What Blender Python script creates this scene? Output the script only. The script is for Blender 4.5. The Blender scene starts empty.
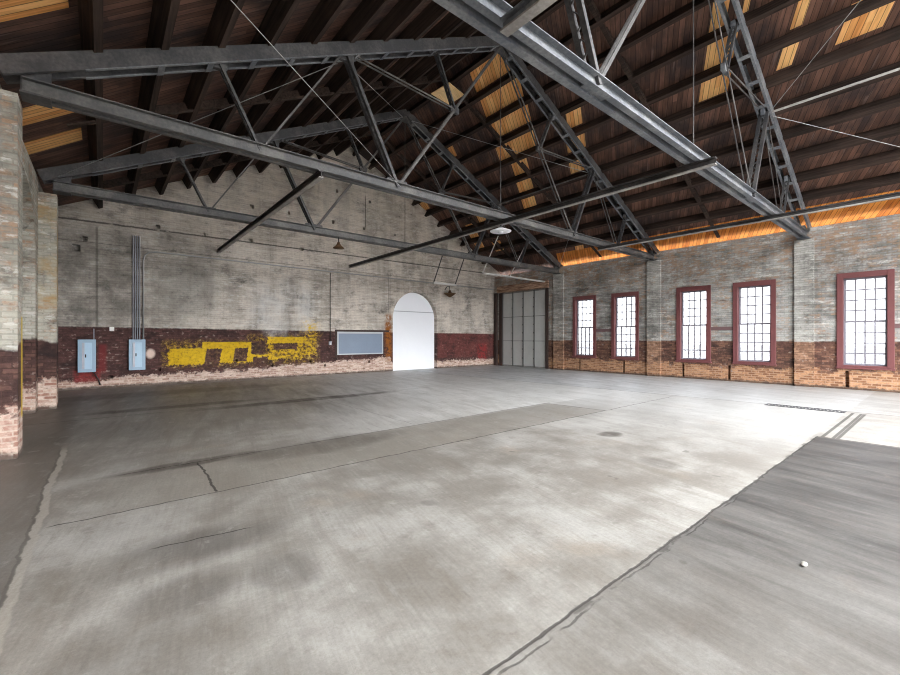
import bpy, bmesh, math, random
from mathutils import Vector, Matrix
random.seed(7)
SC = bpy.context.scene
COL = SC.collection

# ------------------------------------------------------------------ camera, world, light, exposure
cd = bpy.data.cameras.new('camera'); cam = bpy.data.objects.new('camera', cd); COL.objects.link(cam)
cam.location = (0, 0, 1.6)
cam.rotation_euler = (math.pi/2, 0, -math.radians(39.8))
cd.sensor_width = 36.0; cd.lens = 417*36/900; cd.shift_y = 0.7/900
cd.clip_start = 0.05; cd.clip_end = 300
SC.camera = cam
SC.view_settings.view_transform = 'Standard'; SC.view_settings.look = 'None'
SC.view_settings.gamma = 1.0; SC.view_settings.use_curve_mapping = False
SC.view_settings.exposure = 0.0
SC.cycles.use_denoising = True; SC.cycles.filter_width = 1.05
SC.cycles.max_bounces = 10; SC.cycles.diffuse_bounces = 7; SC.cycles.transparent_max_bounces = 12
SC.cycles.sample_clamp_indirect = 20
world = bpy.data.worlds.new('overcast_sky'); SC.world = world; world.use_nodes = True
bg = world.node_tree.nodes['Background']
bg.inputs['Color'].default_value = (0.93, 0.965, 1.0, 1); bg.inputs['Strength'].default_value = 36.0

def portal(name, loc, rot, sx, sy):                      # sky portals in the openings
    l = bpy.data.lights.new(name, 'AREA'); l.shape = 'RECTANGLE'; l.size = sx; l.size_y = sy
    l.cycles.is_portal = True
    o = bpy.data.objects.new(name, l); COL.objects.link(o); o.location = loc; o.rotation_euler = rot
    return o
REAR = -9.0
portal('sky_portal_rear', (8.5, REAR-.4, 1.7), (math.pi/2, 0, 0), 15.4, 3.5)      # faces +y
for sx in (-1, 1): portal('sky_portal_roof', (8.55+sx*3.5, -5.5, 9.0), (0, sx*.455, 0), 5.6, 5.2)  # faces -x

for wy in (11.33, 9.29, 6.49, 4.5, 1.68):
    portal('sky_portal_window', (18.45, wy, 2.15), (math.pi/2, 0, math.pi/2), 1.4, 3.1)

# ------------------------------------------------------------------ node helper
class NT:
    def __init__(s, name):
        s.m = bpy.data.materials.new(name); s.m.use_nodes = True
        s.t = s.m.node_tree; s.t.nodes.clear()
        s.out = s.t.nodes.new('ShaderNodeOutputMaterial')
    def n(s, typ, **kw):
        n = s.t.nodes.new(typ)
        for k, v in kw.items(): setattr(n, k, v)
        return n
    def link(s, a, b):
        if isinstance(a, V): a = a.s
        if hasattr(a, 'is_output'): s.t.links.new(a, b)
        elif isinstance(a, (tuple, list)): b.default_value = tuple(a) + ((1,) if len(a) == 3 and b.type == 'RGBA' else ())
        else: b.default_value = a
    def math(s, op, *a, clamp=False):
        n = s.n('ShaderNodeMath', operation=op); n.use_clamp = clamp
        for i, x in enumerate(a): s.link(x, n.inputs[i])
        return V(s, n.outputs[0])
    def pos(s, obj=False):
        if obj: o = s.n('ShaderNodeTexCoord').outputs['Object']
        else: o = s.n('ShaderNodeNewGeometry').outputs['Position']
        sp = s.n('ShaderNodeSeparateXYZ'); s.t.links.new(o, sp.inputs[0])
        s.P = o
        return V(s, sp.outputs[0]), V(s, sp.outputs[1]), V(s, sp.outputs[2])
    def vec(s, x, y, z=0.0):
        c = s.n('ShaderNodeCombineXYZ')
        for i, q in enumerate((x, y, z)): s.link(q, c.inputs[i])
        return c.outputs[0]
    def noise(s, vec, scale, detail=4, rough=.55, dist=0.0):
        n = s.n('ShaderNodeTexNoise'); s.link(vec, n.inputs['Vector'])
        n.inputs['Scale'].default_value = scale; n.inputs['Detail'].default_value = detail
        n.inputs['Roughness'].default_value = rough; n.inputs['Distortion'].default_value = dist
        return V(s, n.outputs['Fac'])
    def vor(s, vec, scale):
        n = s.n('ShaderNodeTexVoronoi'); s.link(vec, n.inputs['Vector']); n.inputs['Scale'].default_value = scale
        return V(s, n.outputs['Distance'])
    def step(s, x, a, b):                                 # 0 below a, 1 above b
        n = s.n('ShaderNodeMapRange', interpolation_type='SMOOTHSTEP')
        s.link(x, n.inputs[0]); s.link(a, n.inputs[1]); s.link(b, n.inputs[2])
        return V(s, n.outputs[0])
    def mix(s, f, a, b):
        n = s.n('ShaderNodeMix', data_type='RGBA'); n.clamp_factor = True
        s.link(f, n.inputs[0]); s.link(a, n.inputs[6]); s.link(b, n.inputs[7])
        return V(s, n.outputs[2])
    def mul(s, c, f):                                     # colour * scalar
        n = s.n('ShaderNodeVectorMath', operation='SCALE'); s.link(c, n.inputs[0]); s.link(f, n.inputs['Scale'])
        return V(s, n.outputs[0])
    def box(s, u, v, u0, u1, v0, v1, e=.05):
        return s.step(u, u0-e, u0+e)*(1-s.step(u, u1-e, u1+e))*s.step(v, v0-e, v0+e)*(1-s.step(v, v1-e, v1+e))
    def spot(s, u, v, cu, cv, ru, rv):
        a = (u-cu)/ru; b = (v-cv)/rv
        return 1-s.step(a*a+b*b, 0.15, 1.0)
    def line(s, u, c, w):                                 # thin line where u is c
        return 1-s.step(s.math('ABSOLUTE', u-c), w*.5, w)
    def brick(s, u, v, bw, bh, mort=.012, seed=.0):
        n = s.n('ShaderNodeTexBrick'); s.link(s.vec(u, v, seed), n.inputs['Vector'])
        n.inputs['Scale'].default_value = 1.0; n.inputs['Brick Width'].default_value = bw
        n.inputs['Row Height'].default_value = bh; n.inputs['Mortar Size'].default_value = mort
        n.inputs['Mortar Smooth'].default_value = .3
        n.inputs['Color1'].default_value = (0, 0, 0, 1); n.inputs['Color2'].default_value = (1, 1, 1, 1)
        n.inputs['Mortar'].default_value = (.5, .5, .5, 1)
        bw_ = s.n('ShaderNodeRGBToBW'); s.t.links.new(n.outputs['Color'], bw_.inputs[0])
        return V(s, bw_.outputs[0]), V(s, n.outputs['Fac'])
    def finish(s, col, rough=.7, spec=.3, metal=0.0, bump=None, bs=.3, bd=.01):
        p = s.n('ShaderNodeBsdfPrincipled')
        s.link(col, p.inputs['Base Color']); s.link(rough, p.inputs['Roughness'])
        p.inputs['Specular IOR Level'].default_value = spec; p.inputs['Metallic'].default_value = metal
        if bump is not None:
            b = s.n('ShaderNodeBump'); b.inputs['Strength'].default_value = bs; b.inputs['Distance'].default_value = bd
            s.link(bump, b.inputs['Height']); s.t.links.new(b.outputs[0], p.inputs['Normal'])
        s.t.links.new(p.outputs[0], s.out.inputs[0])
        return s.m
class V:
    def __init__(s, nt, sock): s.nt = nt; s.s = sock
    def __add__(a, b): return a.nt.math('ADD', a, b)
    __radd__ = __add__
    def __sub__(a, b): return a.nt.math('SUBTRACT', a, b)
    def __rsub__(a, b): return a.nt.math('SUBTRACT', b, a)
    def __mul__(a, b): return a.nt.math('MULTIPLY', a, b)
    __rmul__ = __mul__
    def __truediv__(a, b): return a.nt.math('DIVIDE', a, b)
    def max(a, b): return a.nt.math('MAXIMUM', a, b)

def srgb(r, g, b):
    f = lambda c: (c/255/12.92 if c/255 <= .04045 else ((c/255+.055)/1.055)**2.4)
    return (f(r), f(g), f(b))

# ------------------------------------------------------------------ materials
def mat_plain(name, c, rough=.6, spec=.3, metal=0.0, var=.25, scale=6.0, obj=True):
    t = NT(name); x, y, z = t.pos(obj)
    n = t.noise(t.P, scale, 5) ; k = t.noise(t.P, scale*7, 3)
    col = t.mul(c, (1-var) + n*var*1.4 + k*var*.6)
    return t.finish(col, rough, spec, metal)

def mat_steel(name, c, dust, amount, spec=.4):
    t = NT(name); x, y, z = t.pos()
    n = t.noise(t.P, 1.7, 6, .65); k = t.noise(t.P, 22, 4, .6)
    g = t.n('ShaderNodeNewGeometry'); sp = t.n('ShaderNodeSeparateXYZ'); t.t.links.new(g.outputs['Normal'], sp.inputs[0])
    col = t.mul(c, .7+k*.6)
    f = t.step(n+k*.35, .55, .95)*amount
    col = t.mix(f, col, dust)
    r = t.step(t.noise(t.P, 4.3, 5, .7), .62, .75)*.6
    col = t.mix(r, col, srgb(92, 66, 50))
    return t.finish(col, .55, spec, 0.0, k, .15, .004)

def mat_planks(name, c1, c2, vary, width, soot=None, axis='y', gap=.006):
    t = NT(name); x, y, z = t.pos()
    ax_ = t.math('ABSOLUTE', x-8.55)
    u, v = y-ax_*.5, ax_*1.1+y*.2
    idx = t.math('FLOOR', u/width)
    wn = t.n('ShaderNodeTexWhiteNoise', noise_dimensions='2D')
    t.link(t.vec(idx, t.math('FLOOR', v/2.9 + idx*.37), 0), wn.inputs[0])
    r = V(t, wn.outputs[0])
    grain = t.noise(t.vec(u*26, v*1.6, z*1.6), 1.0, 6, .6, .6)
    col = t.mix(t.step(r*vary + grain*.6, .1, 1.1), c1, c2)
    col = t.mul(col, .6+grain*.8)
    if soot:
        s = t.noise(t.P, .55, 5, .6); s2 = t.noise(t.vec(u*3, v*.8, 0), 1.0, 5, .7)
        col = t.mix(t.step(s*.6+s2*.4, .4, .62), col, soot)
        col = t.mix(t.step(t.noise(t.vec(u*9, v*1.1, 4), 1.0, 4, .6), .58, .72)*.6, col, srgb(120, 104, 98))
    fr = t.math('FRACT', u/width)
    ed = t.math('ABSOLUTE', fr-.5)
    g = t.step(ed, .5-gap/width*1.6, .5-gap/width*.6)
    col = t.mix(g*.75, col, (.012, .009, .008))
    return t.finish(col, .72, .2, 0, grain-g, .35, .006)

M = {}
M['steel'] = mat_steel('dark_steel', srgb(60, 60, 62), srgb(128, 124, 120), .4)
M['steel_lit'] = mat_steel('lit_steel', srgb(92, 96, 102), srgb(160, 160, 158), .6)  # lit copy of the dark steel, daylight put into its colour
M['steel_mid'] = mat_steel('dusty_steel', srgb(80, 80, 80), srgb(140, 136, 130), .55)
M['flange_lit'] = mat_steel('lit_flange', srgb(130, 126, 122), srgb(190, 186, 180), .7)  # lit beam underside as a paler steel colour
M['rod'] = mat_steel('rod_steel', srgb(72, 70, 69), srgb(130, 126, 120), .5)
M['beam'] = mat_steel('black_beam', srgb(48, 46, 46), srgb(105, 98, 94), .4)
M['wood_dark'] = mat_planks('sooty_deck', srgb(80, 57, 48), srgb(130, 96, 81), .6, .135, srgb(58, 49, 48))
M['wood_new'] = mat_planks('new_deck', srgb(220, 146, 80), srgb(248, 196, 130), .8, .135)
M['wood_orange'] = mat_planks('eave_deck', srgb(178, 100, 40), srgb(222, 148, 74), .8, .135)
M['ply'] = mat_planks('plywood', srgb(222, 186, 134), srgb(240, 208, 160), .3, .6, gap=.002)
t = NT('purlin_timber'); x, y, z = t.pos()
g = t.noise(t.vec(x*18, y*.7, z*18), 1.0, 6, .6, .4); k = t.noise(t.P, .8, 4)
M['purlin'] = t.finish(t.mix(t.step(g*.7+k*.5, .4, .8), srgb(36, 30, 27), srgb(74, 60, 53)), .8, .15, 0, g, .4, .006)
t = NT('raw_timber'); x, y, z = t.pos()
g = t.noise(t.vec(x*1.4, y*1.4, z*16), 1.0, 6, .65, .5)
M['lintel'] = t.finish(t.mix(t.step(g, .35, .7), srgb(104, 74, 56), srgb(196, 164, 140)), .8, .2, 0, g, .5, .01)

# floor ------------------------------------------------------------
t = NT('worn_concrete'); x, y, z = t.pos()
w1 = (t.noise(t.P, 1.1, 4)-.5)*.16; w2 = (t.noise(t.P, 6, 4)-.5)*.07
yw = y+w2; xw = x+w2
big = t.noise(t.P, .33, 6, .62, .4); mid = t.noise(t.P, 1.5, 7, .65); fine = t.noise(t.P, 34, 4, .7)
drag = t.noise(t.vec(x*2.7-y*.5, y*.5+x*.1, 0), 1.0, 7, .68, .5)      # trowel and drag marks
scr = t.noise(t.vec(x*7-y*1.2, y*1.0+x*.2, 2), 1.0, 6, .72)
broom = t.noise(t.vec(x*42-y*8, y*1.6, 0), 1.0, 4, .65); grit = t.noise(t.P, 110, 3, .75)
col = t.mix(t.step(big*.5+mid*.5, .38, .62), srgb(134, 128, 120), srgb(178, 175, 169))
col = t.mix(t.step(drag, .48, .66)*.42, col, srgb(130, 122, 112))
col = t.mix(t.step(t.noise(t.P, .8, 5, .6), .56, .74)*.35, col, srgb(170, 152, 132))
far_lit = t.step(yw, 6.22, 6.3)*t.step(x+(t.noise(t.P, .4, 4)-.5)*4, 1.5, 8.0)  # light missing at the far end, painted in as paler concrete
far_lit = far_lit.max(t.step(x+(t.noise(t.P, .7, 5)-.5)*5, 5.0, 11.5)*t.step(y, 1.42, 1.46)*(.3+.6*t.step(y, 3.0, 7.5)))
col = t.mix(far_lit*.8, col, t.mix(t.step(drag*.6+mid*.4, .4, .62), srgb(240, 239, 236), srgb(208, 206, 201)))
# whiter slab along the window wall and around the trench, window light painted in
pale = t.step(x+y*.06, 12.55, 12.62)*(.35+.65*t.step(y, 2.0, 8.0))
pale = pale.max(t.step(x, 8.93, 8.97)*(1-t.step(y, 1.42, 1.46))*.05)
win_lit = t.step(x+(t.noise(t.P, .5, 4)-.5)*4.0, 5.5, 12.0)*t.step(y, 1.4, 1.5)  # window light painted into the floor, growing toward the windows
col = t.mix(win_lit*.3, col, t.mix(drag, srgb(190, 192, 194), srgb(216, 218, 220)))
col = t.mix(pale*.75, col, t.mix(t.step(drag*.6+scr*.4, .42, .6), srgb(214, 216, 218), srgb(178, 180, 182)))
# darker slab in front, right of the long joint
dk = (1-t.step(yw+x*.003, 1.405, 1.44))*(1-t.step(x, 8.9, 8.95))*t.step(x, -.6, 1.6)
col = t.mix(dk*t.step(x, .6, 4.6)*.95, col, t.mix(t.step(drag*.7+scr*.3+x*.03, .42, .8), srgb(116, 113, 109), srgb(56, 54, 53)))
# infill strip
pt = t.step(yw, 4.87, 4.9)*(1-t.step(yw-x*.02, 6.2, 6.24))*t.step(x, -.2, .2)*(1-t.step(x+w1+(y-5)*.1, 8.5, 8.54))
col = t.mix(pt*.6, col, t.mix(mid, srgb(134, 127, 117), srgb(152, 146, 136)))
# left margin and darker far-left floor
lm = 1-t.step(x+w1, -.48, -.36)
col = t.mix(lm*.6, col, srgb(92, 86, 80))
fl = t.step(y+x*-.35, 5.2, 9.0)*(1-t.step(x, 3.0, 9.0))
col = t.mix(fl*t.step(drag*.5+big*.6, .3, .75)*.9, col, srgb(88, 80, 72))
st = t.spot(x+w1*2, y+w1*2, .62, 3.72, .75, .42)*.7
for cu, cv, ru, rv, a in ((.98, 2.95, .3, .34, .6), (.4, 3.05, .4, .3, .55), (.95, 6.22, 1.1, .2, .9), (2.6, 6.0, 1.6, .5, .6),
                          (6.5, 3.64, .3, .22, .9), (4.2, 10.7, 3.2, .35, 1.0), (1.4, 11.6, 2.4, .35, .8), (.1, 2.5, .5, .6, .35),
                          (1.0, 14.8, 5, .8, .5), (.6, 1.9, .35, .35, .3), (5.5, 2.4, .25, .3, .4), (2.4, 3.2, .12, .1, .4)):
    st = st.max(t.spot(x+w1*2+w2, y+w1*2-w2, cu, cv, ru, rv)*a)
col = t.mix(st*t.step(drag*.5+mid*.6, .3, .62)*.95, col, srgb(72, 64, 57))
col = t.mix(t.step(scr, .56, .68)*.3, col, srgb(120, 112, 104))
col = t.mix(t.step(1-scr, .58, .7)*.2*(1-dk*.7), col, srgb(196, 194, 190))
blot = t.noise(t.P, 3.4, 7, .75)
col = t.mix(t.step(blot, .56, .68)*.4, col, srgb(118, 110, 102))
col = t.mix(t.step(1-blot, .56, .7)*.3*(1-dk*.85), col, srgb(204, 201, 196))
dots = t.step(t.noise(t.P, 2.6, 2), .73, .77)
col = t.mix(dots*.5, col, srgb(82, 76, 70))
# joints and cracks
crk = t.line(y+(w2+w1*.15)*.6+x*.003, 1.42, .013)*(1-t.step(x, 8.95, 9.0))*t.step(x, .2, .5)
crk2 = t.line(yw+w1*.5, 1.375, .009)*(1-t.step(x, 4.6, 5.2))*t.step(t.noise(t.P, 2.2, 3), .44, .54)*.8
crk2 = crk2.max(t.line(y+w2*1.3, 1.4, .03)*t.step(t.noise(t.P, 4.1, 3), .53, .6)*(1-t.step(x, 8.9, 9))*t.step(x, .5, 1)*.6)
j = crk.max(crk2)
j = j.max(t.line(yw, 4.885, .014)*t.step(x, -.4, -.3)*(1-t.step(x, 11.9, 12.0))*.8)
j = j.max(t.line(yw-x*.02, 6.21, .014)*t.step(x, .1, .2)*(1-t.step(x, 8.5, 8.6))*.8)
j = j.max(t.line(xw+w1*.8, .93, .016)*t.box(x, y, 0, 2, 4.9, 6.2, .02))
j = j.max(t.line(xw+(y-5)*.1, 8.53, .02)*t.box(x, y, 7, 9.5, 4.9, 6.4, .02))
j = j.max(t.line(xw+y*.06, 12.58, .022))
j = j.max(t.line(x, 8.95, .025)*(1-t.step(y, 1.35, 1.4)))
for yy in (1.15, 1.2, 1.33): j = j.max(t.line(y, yy, .032)*t.box(x, y, 8.95, 12.3, 1.1, 1.75, .02)*.9)
j = j.max(t.line(yw, 10.9, .02)*(1-t.step(x, 8, 8.4))*.6)
j = j.max(t.line(xw+w1, 4.45, .012)*t.step(y, 6.3, 6.4)*(1-t.step(y, 12, 12.2))*.4)
j = j.max(t.line(yw+w1*1.5+x*.1, 3.9, .012)*t.box(x, y, .3, .95, 3, 4.5, .05))
col = t.mix(j*.85, col, srgb(58, 54, 50))
lj = t.line(xw+w1*.5, -.43, .04)*t.box(x, y, -2, 1, 2.5, 8.2, .3)
col = t.mix(lj*.8, col, srgb(176, 170, 160))
col = t.mix(t.line(xw+w1*.5, -.47, .016)*t.box(x, y, -2, 1, 2.5, 8.2, .3)*.4, col, srgb(62, 58, 54))
col = t.mul(col, .22+fine*.5+broom*.36+grit*.44)
rough = .36+mid*.22+st*.1+j*.3
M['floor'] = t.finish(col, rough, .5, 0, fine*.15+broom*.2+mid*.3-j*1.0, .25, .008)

# walls ------------------------------------------------------------
def dado_wall(name, u, z, t, dado, paint_lo, paint_hi, brickshow, base_top, base_cols, dado_cols, base_var=.25, bf=1.0):
    P = t.P
    n1 = t.noise(P, .5, 6, .62, .3); n2 = t.noise(P, 1.8, 7, .66); n3 = t.noise(P, 9, 5, .65); n4 = t.noise(P, 30, 3, .6)
    drip = t.noise(t.vec(u*1.6, z*.22, 1.7), 1.0, 6, .62)
    hor = t.noise(t.vec(u*1.3, z*6.5, 3.1), 1.0, 6, .68)
    spk = t.noise(t.vec(u*5, z*11, 8.1), 1.0, 4, .7)
    bc, bm = t.brick(u+(n3-.5)*.05, z+(n2-.5)*.03+(n3-.5)*.02, .21, .075)
    bk = t.mul(t.mix(t.step(bc*.5+n3*.6, .3, .8), srgb(96, 72, 58), srgb(158, 126, 102)), .7+n4*.6)
    bk = t.mix(bm*.5, bk, srgb(160, 148, 134))
    paint = t.mix(t.step(n1*.4+drip*.35+hor*.35, .38, .66), paint_lo, paint_hi)
    paint = t.mul(paint, .5+n3*.52+n2*.3+bc*.1*bf+spk*.14)
    paint = t.mul(paint, 1-bm*.3*bf)
    show = t.step(n2*.5+n3*.25+spk*.35+bc*.12, 1-brickshow-.12, 1-brickshow+.04)
    col = t.mix(show*.85, paint, bk)
    grime = t.step(t.noise(t.vec(u*1.1, z*1.1, 7), 1.0, 7, .7), .5, .66)
    col = t.mix(grime*.6*t.step(spk, .3, .55), col, srgb(74, 72, 70))
    col = t.mix(t.step(spk*.6+hor*.5, .585, .68)*.65, col, srgb(206, 204, 198))
    col = t.mix(t.step(spk*.5+n4*.2+(1-hor)*.45, .64, .72)*.5, col, srgb(70, 66, 62))
    zz = z+(n3-.5)*.05
    dm = 1-t.step(zz, dado-.025, dado+.025)
    dc = t.mul(t.mix(t.step(n2*.6+bc*.25+n3*.35, .4, .8), dado_cols[0], dado_cols[1]), .6+n3*.5+n4*.2)
    dc = t.mul(dc, 1-bm*.3*bf)
    dc = t.mix(t.step(n3*.35+spk*.5+n2*.25, .6, .7)*.75, dc, srgb(158, 146, 138))
    dc = t.mix(t.step(t.noise(t.vec(u*.9, z*2, 5), 1.0, 6, .7), .52, .66)*.7, dc, srgb(44, 36, 35))
    col = t.mix(dm, col, dc)
    bz = z+(n2-.5)*1.3*base_var*2+(n3-.5)*.45+(spk-.5)*.25
    bmk = 1-t.step(bz, base_top-.05, base_top+.05)
    bcx = t.mul(t.mix(t.step(bc*.35+n3*.7, .35, .75), base_cols[0], base_cols[1]), .68+n4*.5)
    bcx = t.mix(bm*.45, bcx, base_cols[2])
    bcx = t.mix(t.step(spk*.6+n3*.4, .54, .64)*.75, bcx, srgb(92, 68, 58))
    col = t.mix(bmk, col, bcx)
    col = t.mix((1-t.step(z+(n3-.5)*.14, .04, .12))*.8, col, srgb(60, 54, 50))  # floor-edge shadow painted along the wall foot
    height = n3*.6+n4*.3-bm*.7*bf+bc*.15+spk*.4
    return col, height, dict(n1=n1, n2=n2, n3=n3, n4=n4, drip=drip, bc=bc, bm=bm, spk=spk, hor=hor)

t = NT('back_wall_masonry'); x, y, z = t.pos()
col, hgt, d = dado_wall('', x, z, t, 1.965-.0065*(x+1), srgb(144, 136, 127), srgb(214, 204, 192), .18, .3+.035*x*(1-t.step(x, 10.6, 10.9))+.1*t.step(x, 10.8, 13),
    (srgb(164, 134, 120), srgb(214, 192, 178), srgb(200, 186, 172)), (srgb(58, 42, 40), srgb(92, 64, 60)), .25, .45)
n2, n3, n4 = d['n2'], d['n3'], d['n4']; wob = (n2-.5)*.3+(n3-.5)*.14
up = t.step(z, 1.9, 2.0)
lf = (1-t.step(x+wob*4, .2, 5.2))*up*(1-t.step(z, 4.6, 6.2))
col = t.mix(lf*t.step(n2*.7+d['drip']*.5, .35, .8)*.8, col, srgb(72, 70, 68))
ww = t.spot(x+wob*2, z+wob*2, 5.7, 2.9, 1.7, 1.5)
col = t.mix(ww*t.step(n2*.5+d['drip']*.6, .4, .7)*.7, col, srgb(206, 206, 204))
rt = t.step(z, 4.6, 6.2)
col = t.mix(rt*t.step(n2, .4, .7)*.5, col, srgb(196, 186, 170))
col = t.mix(t.spot(x+wob, z+wob, 9.9, 6.6, .8, 1.6)*t.step(d['drip']*.6+n2*.5, .45, .7)*.55, col, srgb(92, 88, 82))
col = t.mix(t.spot(x+wob, z+wob, 2.3, 3.4, 1.3, 1.2)*.35, col, srgb(96, 96, 94))
vs = t.step(t.noise(t.vec(x*.8, z*.16, 21), 1.0, 7, .68), .5, .64)*up
col = t.mix(vs*.38*t.step(n2*.6+n3*.4, .4, .58), col, srgb(104, 98, 92))
# redder paint right of the arch, red patches
red = t.box(x, z, 13.6, 18.2, .55, 1.88, .06)
col = t.mix(red*.5*t.step(n2+n3*.3+d['spk']*.2, .5, .9), col, srgb(122, 62, 58))
col = t.mix(t.box(x+wob*.3, z+wob*.3, 16.5, 17.25, .35, 1.25, .16)*t.step(n3+n2*.6, .62, .95)*.75, col, srgb(146, 44, 46))
col = t.mix(t.box(x, z, -.68, -.06, .22, .62, .06)*.6*t.step(n3+n2*.4, .5, .75), col, srgb(140, 44, 46))
col = t.mix(t.box(x+wob*.2, z, -.1, .1, .5, 1.4, .06)*.4, col, srgb(140, 44, 46))
col = t.mix(t.spot(x+wob*.3, z+wob*.3, 1.25, 1.08, .16, .2)*.9, col, srgb(214, 190, 176))
# rusty stain left of the arch
rs = t.box(x+wob*.6, z, 10.42, 10.78, .5, 2.75, .12)
col = t.mix(rs*t.step(n3*.5+n2*.5, .38, .56), col, srgb(138, 82, 30))
# yellow overpainted block lettering
bx, bz = x+(n3-.5)*.12+(n4-.5)*.05, z+(n3-.5)*.12+(n4-.5)*.05
def q(px0, px1, pz0, pz1, e=.05): return t.box(bx, bz, px0, px1, pz0, pz1, e)
yel = q(1.72, 3.0, .62, 1.27, .09).max(q(2.75, 4.5, 1.2, 1.47, .04)).max(q(2.75, 4.6, .66, 1.42, .06)).max(q(4.3, 5.2, .72, .98, .06))
yel = yel.max(q(5.0, 6.5, 1.36, 1.68, .06)).max(q(5.0, 6.5, .7, 1.4, .1)*.82).max(q(6.3, 7.1, .8, 1.75, .14)*.8).max(q(6.55, 7.1, 1.6, 2.3, .16)*.78)
sl_ = (bz-.9)*.16
hole = t.box(bx-sl_, bz, 2.88, 3.36, .6, 1.2, .025).max(t.box(bx-sl_, bz, 3.82, 4.27, .72, 1.22, .025)).max(q(4.5, 5.05, .55, .86, .03)).max(q(5.28, 6.2, 1.16, 1.38, .03)).max(q(4.45, 4.98, 1.0, 1.5, .05))
halo = (q(1.62, 4.5, .6, 1.5, .14).max(q(4.3, 7.1, .6, 1.72, .16)).max(q(6.4, 7.2, 1.5, 2.4, .2)))*(1-hole*.8)*t.step(n3*.45+d['spk']*.35+n4*.3, .5, .68)*.6
yel = yel*(1-hole)
yel = t.step(yel*.6+n3*.5+d['spk']*.45+n4*.3-.28, .7, .96)*t.step(yel, .02, .2)
ycol = t.mul(t.mix(n2, srgb(186, 146, 16), srgb(222, 186, 44)), .7+n3*.5)
col = t.mix(halo, col, ycol)
col = t.mix(yel*.92, col, ycol)
# seams, crack course, dark wire and conduit lines
cr = t.line(z+(n3-.5)*.05-x*.006, 5.28, .035)*t.step(n2+n3*.5, .5, .7)
cr = cr.max(t.line(z+(n3-.5)*.03, 4.62, .016)*.7).max(t.line(x+(n3-.5)*.02, -.14, .04)*(1-t.step(z, 5.1, 5.2))*up*.6)
cr = cr.max(t.line(x+(n3-.5)*.03, 9.35, .03)*t.box(x, z, 9, 10, 6.7, 8.2, .1)).max(t.line(x, 10.6, .02)*t.box(x, z, 10, 11, 2.8, 4.6, .1)*.5)
col = t.mix(cr*.8, col, srgb(58, 54, 50))
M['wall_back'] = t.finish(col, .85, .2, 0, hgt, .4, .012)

t = NT('window_wall_masonry'); x, y, z = t.pos()
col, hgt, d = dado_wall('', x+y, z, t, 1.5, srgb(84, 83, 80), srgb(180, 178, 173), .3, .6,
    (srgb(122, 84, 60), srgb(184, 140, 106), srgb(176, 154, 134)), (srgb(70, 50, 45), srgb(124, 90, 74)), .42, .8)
wea = t.step(t.noise(t.vec((x+y)*.42, z*.5, 11), 1.0, 7, .7), .47, .6)*t.step(z, 1.5, 1.7)
col = t.mix(wea*.5*t.step(d['n3']*.5+d['spk']*.5, .38, .56), col, srgb(84, 83, 80))
br = t.step(z+(d['n2']-.5)*1.5, 3.6, 5.0)*t.step(d['n3']*.6+d['bc']*.3+d['n1']*.5, .55, .85)
col = t.mix(br*.6, col, srgb(150, 118, 92))
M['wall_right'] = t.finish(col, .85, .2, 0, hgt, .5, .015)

t = NT('pilaster_masonry'); x, y, z = t.pos()
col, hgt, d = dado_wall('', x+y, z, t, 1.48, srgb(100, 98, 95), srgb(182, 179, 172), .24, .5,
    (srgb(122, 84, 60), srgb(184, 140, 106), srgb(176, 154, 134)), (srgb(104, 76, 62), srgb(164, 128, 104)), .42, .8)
M['pilaster'] = t.finish(col, .85, .2, 0, hgt, .5, .015)

t = NT('left_wall_masonry'); x, y, z = t.pos()
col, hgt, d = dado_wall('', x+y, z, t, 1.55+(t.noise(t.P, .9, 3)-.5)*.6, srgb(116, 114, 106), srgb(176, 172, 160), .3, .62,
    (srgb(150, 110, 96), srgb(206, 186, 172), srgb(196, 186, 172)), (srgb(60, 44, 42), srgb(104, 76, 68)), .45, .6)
yb_ = t.box(y, z, 12.9, 13.6, 2.3, 4.6, .2)*t.step(d['n2'], .4, .6)
col = t.mix(yb_*.6, col, srgb(168, 140, 84))
col = t.mix(t.box(y, z, 8.25, 8.5, .5, 1.9, .02)*t.step(x, -1.0, -.88)*.7, col, srgb(200, 168, 44))
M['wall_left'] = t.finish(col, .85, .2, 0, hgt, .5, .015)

M['frame_red'] = mat_plain('oxblood_paint', srgb(106, 62, 62), .55, .35, 0, .25, 3)
M['sash'] = mat_plain('grey_sash', srgb(120, 116, 124), .5, .4, 0, .15, 4)
M['white_sash'] = mat_plain('white_sash', srgb(214, 206, 214), .5, .4, 0, .12, 4)
M['rail'] = mat_plain('faded_rail', srgb(104, 80, 80), .7, .25, 0, .3, 4)
M['panel_blue'] = mat_plain('blue_grey_enamel', srgb(142, 166, 186), .45, .4, 0, .1, 3)
M['panel_door'] = mat_plain('pale_blue_enamel', srgb(160, 188, 208), .4, .4, 0, .08, 3)
M['conduit'] = mat_plain('galvanised', srgb(158, 160, 168), .4, .5, .1, .2, 6)
M['conduit_grey'] = mat_plain('new_galvanised', srgb(160, 160, 160), .35, .5, .3, .15, 6)  # plain grey galvanised for wall conduit, rods and wire
M['black'] = mat_plain('dark_fitting', srgb(44, 42, 42), .5, .4, 0, .3, 8)
M['white'] = mat_plain('white_board', srgb(236, 238, 242), .5, .3, 0, .05, 1.2)
M['board'] = mat_plain('slate_board', srgb(116, 130, 148), .35, .5, 0, .16, 1.6)
M['alu'] = mat_plain('board_trim', srgb(176, 180, 184), .35, .5, .2, .1, 5)
M['enamel'] = mat_plain('white_enamel', srgb(232, 234, 238), .35, .5, 0, .1, 4)
M['rust'] = mat_plain('rusty_tin', srgb(96, 72, 50), .8, .2, .1, .4, 9)
M['door_grey'] = mat_plain('grey_door_sheet', srgb(174, 175, 172), .5, .4, 0, .18, 1.3)
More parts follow.
